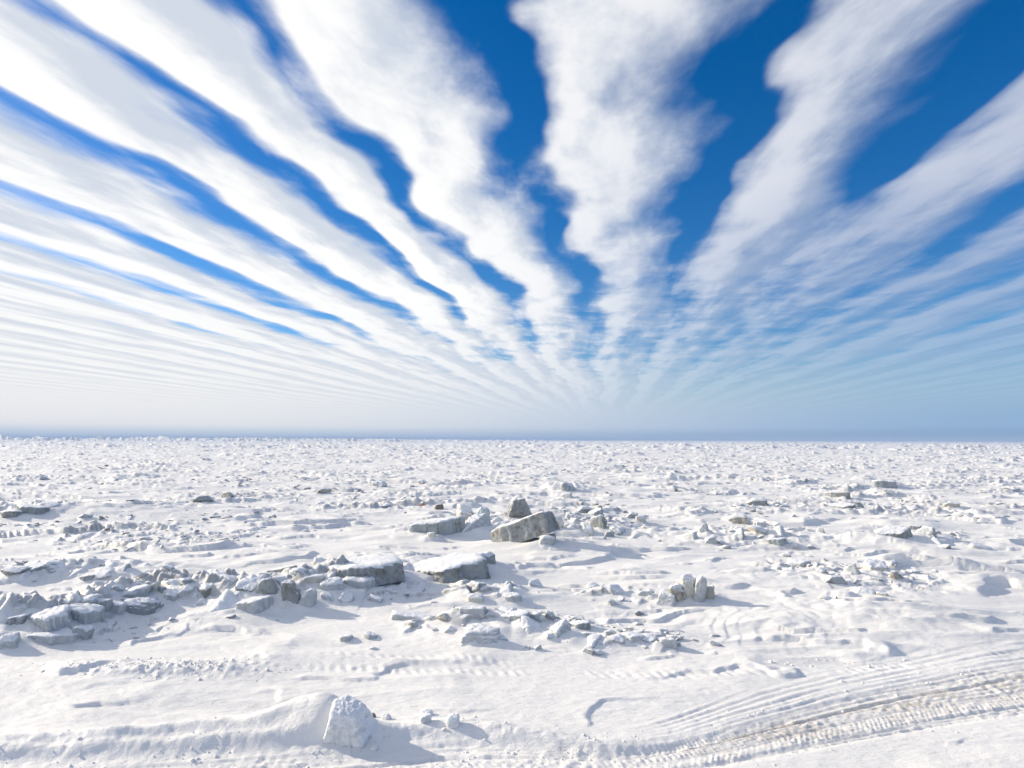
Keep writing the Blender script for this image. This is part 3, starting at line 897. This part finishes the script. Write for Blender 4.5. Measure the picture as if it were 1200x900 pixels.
for i, (px, py, w, h, k, t) in enumerate(((88, 752, 20, 18, 'round', 'g'), (116, 719, 18, 17, 'round', 'g'), (131, 718, 20, 16, 'round', 'w'), (101, 712, 24, 10, 'round', 'w'),
                         (158, 702, 32, 14, 'round', 'w'), (190, 700, 16, 14, 'chunk', 'd'), (204, 690, 18, 13, 'chunk', 'g'), (217, 688, 18, 12, 'round', 'g'),
                         (200, 704, 20, 13, 'round', 'w'), (215, 702, 18, 12, 'chunk', 'w'), (240, 703, 22, 16, 'round', 'd'), (262, 692, 44, 15, 'slab', 'w'),
                         (262, 718, 40, 20, 'chunk', 'w'), (288, 700, 34, 19, 'slab', 'g'), (314, 704, 30, 26, 'chunk', 'd'), (348, 682, 24, 13, 'round', 'w'),
                         (389, 696, 28, 19, 'round', 'w'), (384, 706, 16, 12, 'wedge', 'w'), (295, 718, 42, 14, 'slab', 'w'), (419, 691, 38, 13, 'slab', 'w'),
                         (438, 706, 20, 10, 'chunk', 'w'), (15, 723, 32, 12, 'slab', 'g'), (30, 752, 20, 12, 'chunk', 'g'), (72, 712, 22, 8, 'round', 'w'),
                         (232, 714, 18, 12, 'wedge', 'w'), (326, 690, 18, 14, 'chunk', 'g'), (405, 704, 20, 10, 'wedge', 'w'), (460, 694, 24, 8, 'wedge', 'w'),
                         (488, 695, 20, 7, 'chunk', 'w'), (455, 700, 18, 8, 'wedge', 'w'), (172, 712, 16, 11, 'round', 'g'), (144, 712, 16, 12, 'chunk', 'd'),
                         (227, 698, 14, 11, 'chunk', 'g'), (276, 706, 18, 11, 'round', 'w'), (301, 688, 16, 9, 'round', 'w'), (410, 680, 22, 9, 'round', 'g'))):
    T_('ice_block', f'{COL_W[t]} {FORM_W[k]} ice block packed among others in the low ridge', 'ice block', G_RID, k, t, px, py, w, h, tilt=rnd.uniform(-18, 18), roll=rnd.uniform(-12, 12))
T_('ice_plate', 'thin dark ice ledge just behind the upper end of the low ridge', 'ice slab', G_RID, 'slab', 'd', 330, 672, 38, 8, 0.5, 0, -8, 0, 2)
# between ridge and track
T_('ice_plate', 'big white wedge-shaped snow-covered slab with dark hollow under its edge', 'ice slab', G_MID, 'wedge', 'w', 566, 755, 62, 24, 0.6, 12, -10, 0, 1, 4, True, .1)
T_('ice_plate', 'oval pale ice slab lying flat with a ribbed edge', 'ice slab', G_MID, 'slab', 'w', 550, 723, 40, 12, 0.6, 0, 0, 0, 1, 4)
T_('ice_block', 'round pale yellow ice lump tucked under an arched piece', 'ice block', G_MID, 'round', 'y', 557, 706, 20, 10, 0.8, 0, 0, 0, 7)
T_('ice_block', 'arched ice piece bent over the round pale yellow lump', 'ice block', G_MID, 'wedge', 'd', 553, 699, 36, 15, 0.7, 0, 0, 0, 6)
T_('ice_plate', 'thin flat ice ledge reaching out over a shallow snow hollow', 'ice slab', G_MID, 'slab', 'w', 483, 727, 56, 7, 0.5, 5, 4, 0, 3)
T_('snow_cone', 'small grey pointed snow cone alone on the smooth snow below the slabs', 'snow cone', G_MID, 'wedge', 'w', 628, 690, 20, 12, 0.9, 0, 0, 0, 2)
for i, (px, py, w, h, k, t) in enumerate(((588, 699, 32, 14, 'wedge', 'w'), (600, 706, 24, 10, 'slab', 'w'), (593, 722, 24, 11, 'round', 'w'), (520, 731, 16, 9, 'chunk', 't'),
                         (526, 743, 12, 8, 'chunk', 'w'), (510, 742, 10, 6, 'chunk', 'w'), (604, 728, 40, 9, 'slab', 'w'), (631, 729, 18, 12, 'chunk', 'g'), (643, 728, 12, 11, 'chunk', 'd'),
                         (622, 742, 26, 15, 'chunk', 'w'), (661, 748, 28, 18, 'wedge', 'w'), (646, 750, 12, 8, 'chunk', 'w'), (681, 737, 28, 9, 'slab', 'g'), (676, 729, 18, 7, 'slab', 'w'),
                         (700, 757, 28, 11, 'wedge', 'w'), (724, 755, 20, 9, 'chunk', 'w'), (743, 753, 26, 9, 'slab', 'w'), (762, 754, 20, 9, 'slab', 'g'), (783, 760, 20, 14, 'chunk', 'w'),
                         (690, 767, 14, 8, 'chunk', 'g'), (703, 768, 12, 5, 'wedge', 'g'), (722, 698, 24, 13, 'wedge', 'w'), (756, 701, 18, 10, 'wedge', 'w'), (718, 711, 13, 9, 'chunk', 'w'),
                         (710, 696, 12, 7, 'chunk', 't'), (737, 739, 12, 5, 'slab', 'd'), (618, 762, 8, 6, 'chunk', 'w'), (631, 764, 10, 8, 'wedge', 'w'), (405, 752, 16, 8, 'slab', 'w'),
                         (432, 749, 18, 7, 'slab', 'w'), (437, 762, 9, 4, 'chunk', 'w'), (614, 733, 14, 8, 'round', 'w'), (655, 733, 16, 8, 'wedge', 'w'), (668, 752, 14, 6, 'wedge', 'w'))):
    T_('ice_chunk', f'small {COL_W[t]} {FORM_W[k]} ice piece strewn on the snow between slabs and vehicle track', 'ice chunk', G_MID, k, t, px, py, w, h, tilt=rnd.uniform(-12, 12), roll=rnd.uniform(-10, 10))
# pale boulders
T_('ice_boulder', 'tall white upright boulder leaning among yellowish boulders', 'ice boulder', G_TRIO, 'round', 'w', 817, 707, 14, 31, 0.9, 0, 10, 0, 1, 4)
T_('ice_boulder', 'yellow-white round boulder behind the tall white boulder', 'ice boulder', G_TRIO, 'round', 'y', 808, 703, 18, 24, 0.9, 0, 0, 0, 2, 4)
T_('ice_boulder', 'yellowish grey boulder with brown base between tall white boulder and low snowy block', 'ice boulder', G_TRIO, 'round', 't', 797, 707, 20, 20, 0.9, 0, -8, 0, 3, 4)
T_('ice_boulder', 'smallest tan boulder leaning beside the tall white boulder', 'ice boulder', G_TRIO, 'round', 't', 830, 702, 17, 15, 0.9, 0, 0, 0, 4, 4)
T_('ice_block', 'snow-covered low block leaning against the yellowish boulders', 'ice block', G_TRIO, 'wedge', 'w', 783, 710, 26, 15)
T_('ice_chunk', 'thin dark splinter of ice sticking up behind the yellowish boulders', 'ice chunk', G_TRIO, 'wedge', 'k', 802, 684, 5, 7, skirt=False)
# right
T_('ice_block', 'upright white ice tooth, tallest of the pieces beyond the yellowish boulders', 'ice block', G_RGT, 'wedge', 'w', 828, 629, 15, 14, 0.7, 0, 0, 0, 4)
T_('ice_block', 'squared tan and white ice block with dark top behind the ice tooth', 'ice block', G_RGT, 'chunk', 't', 868, 615, 26, 11)
T_('ice_block', 'dark-fronted squared ice block with one bright sunlit face', 'ice block', G_RGT, 'chunk', 'g', 982, 686, 28, 10, 0.6, 0, 0, 0, 5)
T_('ice_block', 'small tan ice cube below the pale flat slab', 'ice block', G_RGT, 'chunk', 't', 1052, 681, 16, 11, 0.8, 20, 0, 0, 1)
T_('ice_plate', 'pale flat slab on the snow above the tan cube', 'ice slab', G_RGT, 'slab', 'y', 1031, 671, 32, 12, 0.8)
T_('ice_plate', 'long broken ledge with brown hollow under it', 'ice slab', G_RGT, 'slab', 'd', 1052, 632, 44, 12, 0.6, 0, -5, 0, 6, 4)
T_('ice_block', 'tilted grey plate raised at the end of the long broken ledge', 'ice block', G_RGT, 'wedge', 'g', 1088, 631, 26, 13, 0.7)
for i, (px, py, w, h, k, t) in enumerate(((810, 634, 20, 9, 'wedge', 'w'), (835, 637, 16, 8, 'chunk', 'w'), (866, 635, 22, 13, 'wedge', 'g'), (890, 628, 20, 8, 'chunk', 't'), (918, 627, 20, 9, 'wedge', 'w'),
                         (914, 640, 24, 7, 'slab', 'g'), (932, 643, 9, 6, 'chunk', 't'), (963, 626, 10, 7, 'wedge', 'w'), (1003, 676, 18, 12, 'wedge', 'w'), (940, 666, 28, 8, 'slab', 'w'),
                         (1018, 699, 26, 9, 'wedge', 'w'), (1075, 622, 18, 6, 'slab', 'd'), (1096, 640, 26, 8, 'wedge', 'g'), (890, 618, 14, 6, 'slab', 'w'), (952, 644, 8, 4, 'chunk', 'd'),
                         (912, 670, 12, 5, 'chunk', 'w'), (970, 704, 14, 5, 'chunk', 'w'), (1072, 673, 14, 4, 'slab', 'w'), (1088, 680, 16, 5, 'wedge', 'w'), (848, 640, 10, 6, 'chunk', 'd'),
                         (1036, 700, 14, 5, 'slab', 't'), (1150, 644, 22, 6, 'wedge', 'w'), (1030, 682, 12, 5, 'slab', 'g'), (1110, 644, 14, 4, 'slab', 'd'))):
    T_('ice_chunk', f'low {COL_W[t]} {FORM_W[k]} ice chunk scattered on the open snow beyond the yellowish boulders', 'ice chunk', G_RGT, k, t, px, py, w, h, tilt=rnd.uniform(-12, 12))
# left, behind the ridge
for i, (px, py, w, h, k, t) in enumerate(((14, 676, 26, 10, 'chunk', 'd'), (36, 673, 34, 11, 'slab', 'd'), (62, 672, 30, 10, 'chunk', 'g'), (88, 677, 22, 7, 'wedge', 'w'), (118, 677, 28, 8, 'chunk', 'w'),
                         (139, 671, 18, 7, 'wedge', 'g'), (100, 681, 16, 5, 'slab', 'g'), (68, 664, 8, 6, 'chunk', 'd'), (22, 680, 20, 7, 'wedge', 'w'))):
    T_('ice_chunk', f'{COL_W[t]} {FORM_W[k]} ice chunk in the small broken bank behind the low ridge', 'ice chunk', 'ice chunks of the small bank behind the ridge', k, t, px, py, w, h, tilt=rnd.uniform(-12, 12))
for i, (px, py, w, h, k, t) in enumerate(((30, 604, 44, 10, 'slab', 'd'), (8, 608, 30, 8, 'slab', 'd'), (56, 598, 24, 7, 'chunk', 'g'), (236, 590, 26, 8, 'chunk', 'd'), (265, 584, 14, 8, 'chunk', 't'),
                         (378, 580, 18, 7, 'chunk', 't'), (443, 572, 20, 8, 'chunk', 't'), (345, 590, 10, 5, 'chunk', 'd'), (990, 597, 30, 8, 'slab', 'd'), (1008, 597, 10, 9, 'chunk', 'd'),
                         (890, 595, 26, 10, 'chunk', 'd'), (1117, 597, 18, 8, 'chunk', 't'), (985, 585, 28, 8, 'slab', 'd'), (1040, 572, 30, 8, 'slab', 'g'))):
    T_('ice_hummock', f'{COL_W[t]} {FORM_W[k]} ice hummock standing out in the distant rubble field', 'ice hummock', G_FAR, k, t, px, py, w, h, 0.7)
T_('ice_chunk', 'tiny bright orange-stained chip of ice in the field behind the hummock', 'ice chunk', None, 'chunk', 'o', 493, 567, 9, 4, skirt=False)
T_('ice_chunk', 'tiny red-stained lump of ice in the field behind the hummock', 'ice chunk', None, 'chunk', 'r', 495, 590, 6, 6, skirt=False)
T_('ice_chunk', 'small brown-black dirt-crusted lump behind the tan knob', 'ice chunk', None, 'chunk', 'k', 514, 597, 10, 6, skirt=False)
T_('ice_chunk', 'dark speck of ice at the foot of the ploughed snow block', 'ice chunk', None, 'chunk', 'k', 438, 841, 5, 5, skirt=False)
# the big snow block at the berm
T_('snow_block', 'knee-high ploughed snow block at the track berm, sandy stain on its drift', 'snow block', None, 'stump', 'w', 404, 866, 64, 27, 0.85, -14, 7, 9, 3, 4, False, .30).color = (0.85, 0.855, 0.865, 0.0)
_x, _y = flat(396, 862)
SKIRTS += [(_x - 0.24, _y + 0.10, 0.24, 0.17), (_x - 0.02, _y - 0.06, 0.13, 0.08), (_x + 0.20, _y - 0.02, 0.13, 0.06), (_x + 0.34, _y + 0.10, 0.15, 0.05)]
for (px, py, w, h) in ((498, 848, 14, 9), (499, 839, 14, 5), (452, 843, 10, 5), (530, 852, 16, 11)):
    T_('snow_block', 'small snow clod lying along the berm beyond the big snow block', 'snow block', 'snow clods along the berm', 'round', 'w', px, py, w, h, skirt=False).color = (0.86, 0.86, 0.87, 0.0)

# ------------------------------------------------------------------ rubble field: largest pieces single, the rest one mass
def scatter():
    rng = np.random.RandomState(21)
    n = 30000
    # even in the picture: pick screen rows, then columns
    y = 1 / rng.uniform(1 / 900.0, 1 / 22.0, n)
    x = y * rng.uniform(-1.1, 1.1, n)
    m = rubble_mask(x, y)
    keep = rng.rand(n) < m * np.clip(0.14 + (y - 22) / 110.0, 0.14, 1) * 0.36
    x, y = x[keep], y[keep]
    grow = 1 + sst(50, 500, y) * 2.6
    xs = []; ys = []; zs = []
    for k in range(6):      # every seed is a small heap strung out sideways
        on = rng.rand(len(x)) < (1.0 - 0.12 * k)
        xs.append((x + rng.normal(0, 0.62, len(x)) * grow)[on]); ys.append((y + rng.normal(0, 0.30, len(x)) * grow)[on])
        zs.append((np.clip(np.exp(rng.normal(-2.0, 0.5, len(x))), 0.06, 0.5) * grow)[on])
    hx = []; hy = []; hs = []
    for px, py, sx, sy, k in HEAPS:
        for i in range(int(k * 0.6)):
            a, b = flat(px + rng.normal(0, sx), py + rng.normal(0, sy))
            hx.append(a); hy.append(b); hs.append(np.clip(np.exp(rng.normal(-2.35, 0.45)), 0.04, 0.30) * (b / 18.0) ** 0.5)
    return np.concatenate(xs), np.concatenate(ys), np.concatenate(zs), rng, np.array(hx), np.array(hy), np.array(hs)


sx_, sy_, ss_, rng, hx_, hy_, hs_ = scatter()
vis = np.abs(sx_ / sy_) < 0.86
order = np.argsort(-(ss_ / sy_) * vis)
order = order[:26000]
print('bits', len(sx_))
sz_ = H0(sx_, sy_)[0]
N_SINGLE = 100
KINDS = ['chunk', 'slab', 'wedge', 'chunk']
tk = ['w', 'g', 'd', 't', 'g', 'd', 'w']
for j in order[:N_SINGLE]:
    k = KINDS[rng.randint(4)]
    o = bpy.data.objects.new('ice_chunk', lib(k, int(rng.randint(9)), 3))
    col.objects.link(o)
    s = ss_[j]
    o.scale = (s * rng.uniform(1.0, 2.2), s * rng.uniform(.8, 1.3), s * rng.uniform(.32, .65))
    o.rotation_euler = (R(rng.normal(0, 10)), R(rng.normal(0, 12)), rng.uniform(0, 6.28))
    o.location = (sx_[j], sy_[j], sz_[j] - s * 0.14)
    t = tk[rng.randint(len(tk))]
    o.color = TINT[t]
    o['label'] = f'half-buried {COL_W[t]} {FORM_W[k]} chunk of broken sea ice out in the rubble field'
    o['category'] = 'ice chunk'
    o['group'] = 'single chunks of the rubble field'

def mass(name, label, cat, X, Y, Z, SZ, level_of, mat, color, zr, smooth=False):
    """thousands of small pieces that nobody could count, as one mesh"""
    protos = {lv: [piece(k, 500 + i, lv) for i, k in enumerate(KINDS * 4)] for lv in (0, 1, 2)}
    PV = []; PF = []; off = 0
    for q_ in range(len(X)):
        P, Fc = protos[level_of(q_)][rng.randint(16)]
        s = SZ[q_]
        a = rng.normal(0, 0.45) + math.pi * rng.randint(2); ca, sa = math.cos(a), math.sin(a)
        q = P * np.array([s * rng.uniform(1.0, 2.7), s * rng.uniform(.7, 1.2), s * rng.uniform(*zr)])
        qz = q[:, 2] + rng.normal(0, .2) * q[:, 0] + rng.normal(0, .2) * q[:, 1]
        PV.append(np.stack([q[:, 0] * ca - q[:, 1] * sa + X[q_], q[:, 0] * sa + q[:, 1] * ca + Y[q_], qz + Z[q_] - s * 0.2], 1))
        PF.append(Fc + off); off += len(P)
    o = bpy.data.objects.new(name, mesh_from(name, np.concatenate(PV), np.concatenate(PF), mat, smooth))
    col.objects.link(o)
    o.color = color
    o['kind'] = 'stuff'; o['label'] = label; o['category'] = cat


rest = order[N_SINGLE:]
mass('ice_rubble', 'mass of small broken ice rubble covering the frozen sea to the horizon', 'ice rubble', sx_[rest], sy_[rest], sz_[rest], ss_[rest],
     lambda i: 1 if i < 5000 else 0, M_RUBBLE, (0.44, 0.45, 0.46, 0.75), (.18, .45))
mass('ice_debris', 'loose small ice debris lying among the larger blocks and slabs', 'ice debris', hx_, hy_, H0(hx_, hy_)[0], hs_,
     lambda i: 2, M_ICE, (0.52, 0.53, 0.52, 0.6), (.4, .85), True)

# ------------------------------------------------------------------ crumbs of snow thrown out by the plough and the cleats
def crumbs():
    rng = np.random.RandomState(5)
    n = 1200
    x = rng.uniform(-9, 10, n)
    T = smooth_interp(x, TRK_X, TRK_T); B = smooth_interp(x, TRK_X, TRK_B)
    which = rng.rand(n)
    y = np.where(which < 0.55, T + rng.normal(0.12, 0.22, n), np.where(which < 0.85, B + (T - B) * rng.rand(n), B - np.abs(rng.normal(0, 0.12, n))))
    cx, cy = flat(190, 790)
    k = 420
    x = np.concatenate([x, rng.normal(cx, 1.1, k)]); y = np.concatenate([y, rng.normal(cy + 0.1, 0.22, k)])
    cx, cy = flat(960, 778)
    k = 160
    x = np.concatenate([x, rng.normal(cx, 0.7, k)]); y = np.concatenate([y, rng.normal(cy, 0.13, k)])
    s = np.clip(np.exp(rng.normal(-4.1, 0.5, len(x))), 0.008, 0.09)
    keepm = (gn(x / 0.9, y / 0.5, 91) > -0.12) & ((x < 1.5) | (rng.rand(len(x)) < 0.4))
    return x[keepm], y[keepm], s[keepm], rng


cx_, cy_, cs_, rng = crumbs()
CRUMB = (cx_, cy_, cs_)

# ------------------------------------------------------------------ the ground sheet
def build_ground():
    rows = [-9500, -3000, -900, -250, -60, -15, -3, 1.5, 3.5, 4.6, 5.3, 5.8]
    y = 6.1
    while y < 9500:
        rows.append(y)
        y += 0.021 * (max(y, 7.3) / 7.3) ** 1.27 if y < 1500 else y * 0.05
    rows = np.array(rows + [9500.0])
    tin = np.linspace(-0.98, 0.98, 1010)
    tl = -0.98 - np.cumsum(np.linspace(0.004, 0.03, 14))
    t = np.concatenate([tl[::-1], tin, -tl])
    ye = np.clip(rows, 6.1, None)
    X = ye[:, None] * t[None, :]
    ext = np.array([4, 14, 50, 200, 900, 3000, 9500.0])
    X = np.concatenate([X[:, :1] - ext[::-1][None, :], X, X[:, -1:] + ext[None, :]], 1)
    Y = np.repeat(rows[:, None], X.shape[1], 1)
    nr, nc = X.shape
    x = X.ravel(); yv = Y.ravel()
    z, dirt, ice = H(x, yv)
    P = np.stack([x, yv, z], 1)
    i = np.arange(nr * nc).reshape(nr, nc)
    Fc = np.stack([i[:-1, :-1], i[:-1, 1:], i[1:, 1:], i[1:, :-1]], -1).reshape(-1, 4)
    me = mesh_from('ground', P, Fc, M_GROUND)
    for nm, a in (('dirt', dirt), ('ice', ice)):
        at_ = me.attributes.new(nm, 'FLOAT', 'POINT')
        at_.data.foreach_set('value', np.ascontiguousarray(a, np.float32))
    o = bpy.data.objects.new('ground', me)
    col.objects.link(o)
    o['kind'] = 'structure'
    print('ground', nr, nc, len(Fc) * 2)
    return o


build_ground()

PV = []; PF = []; off = 0
protos = [piece('round', 700 + i, 1) for i in range(8)]
zc = H(cx_, cy_)[0]
for j in range(len(cx_)):
    P, Fc = protos[j % 8]
    s = cs_[j]
    a = rng.uniform(0, 6.28); ca, sa = math.cos(a), math.sin(a)
    q = P * np.array([s * 1.2, s, s * 0.8])
    PV.append(np.stack([q[:, 0] * ca - q[:, 1] * sa + cx_[j], q[:, 0] * sa + q[:, 1] * ca + cy_[j], q[:, 2] + zc[j] - s * 0.25], 1))
    PF.append(Fc + off); off += len(P)
co = bpy.data.objects.new('snow_crumbs', mesh_from('snow_crumbs', np.concatenate(PV), np.concatenate(PF), M_GROUND))
col.objects.link(co)
co['kind'] = 'stuff'
co['label'] = 'loose crumbs of snow along the vehicle track and berm'
co['category'] = 'snow crumbs'

# ------------------------------------------------------------------ the air over the ice
def build_haze():
    x, y0, y1, z0, z1 = 20500.0, -10000.0, 10000.0, -2.5, 14.0
    P = np.array([(a, b, c) for c in (z0, z1) for b in (y0, y1) for a in (-x, x)])
    Fc = np.array([(0, 2, 3, 1), (4, 5, 7, 6), (0, 1, 5, 4), (2, 6, 7, 3), (0, 4, 6, 2), (1, 3, 7, 5)])
    m = bpy.data.materials.new('haze')
    m.use_nodes = True
    g = NT(m.node_tree)
    v = g.n('ShaderNodeVolumePrincipled')
    v.inputs['Color'].default_value = (0.30, 0.41, 0.60, 1)
    v.inputs['Density'].default_value = 0.5 / 700.0
    out = g.n('ShaderNodeOutputMaterial')
    g.put(out.inputs['Volume'], v.outputs[0])
    o = bpy.data.objects.new('haze', mesh_from('haze', P, Fc, m, False))
    col.objects.link(o)
    o['kind'] = 'stuff'


build_haze()
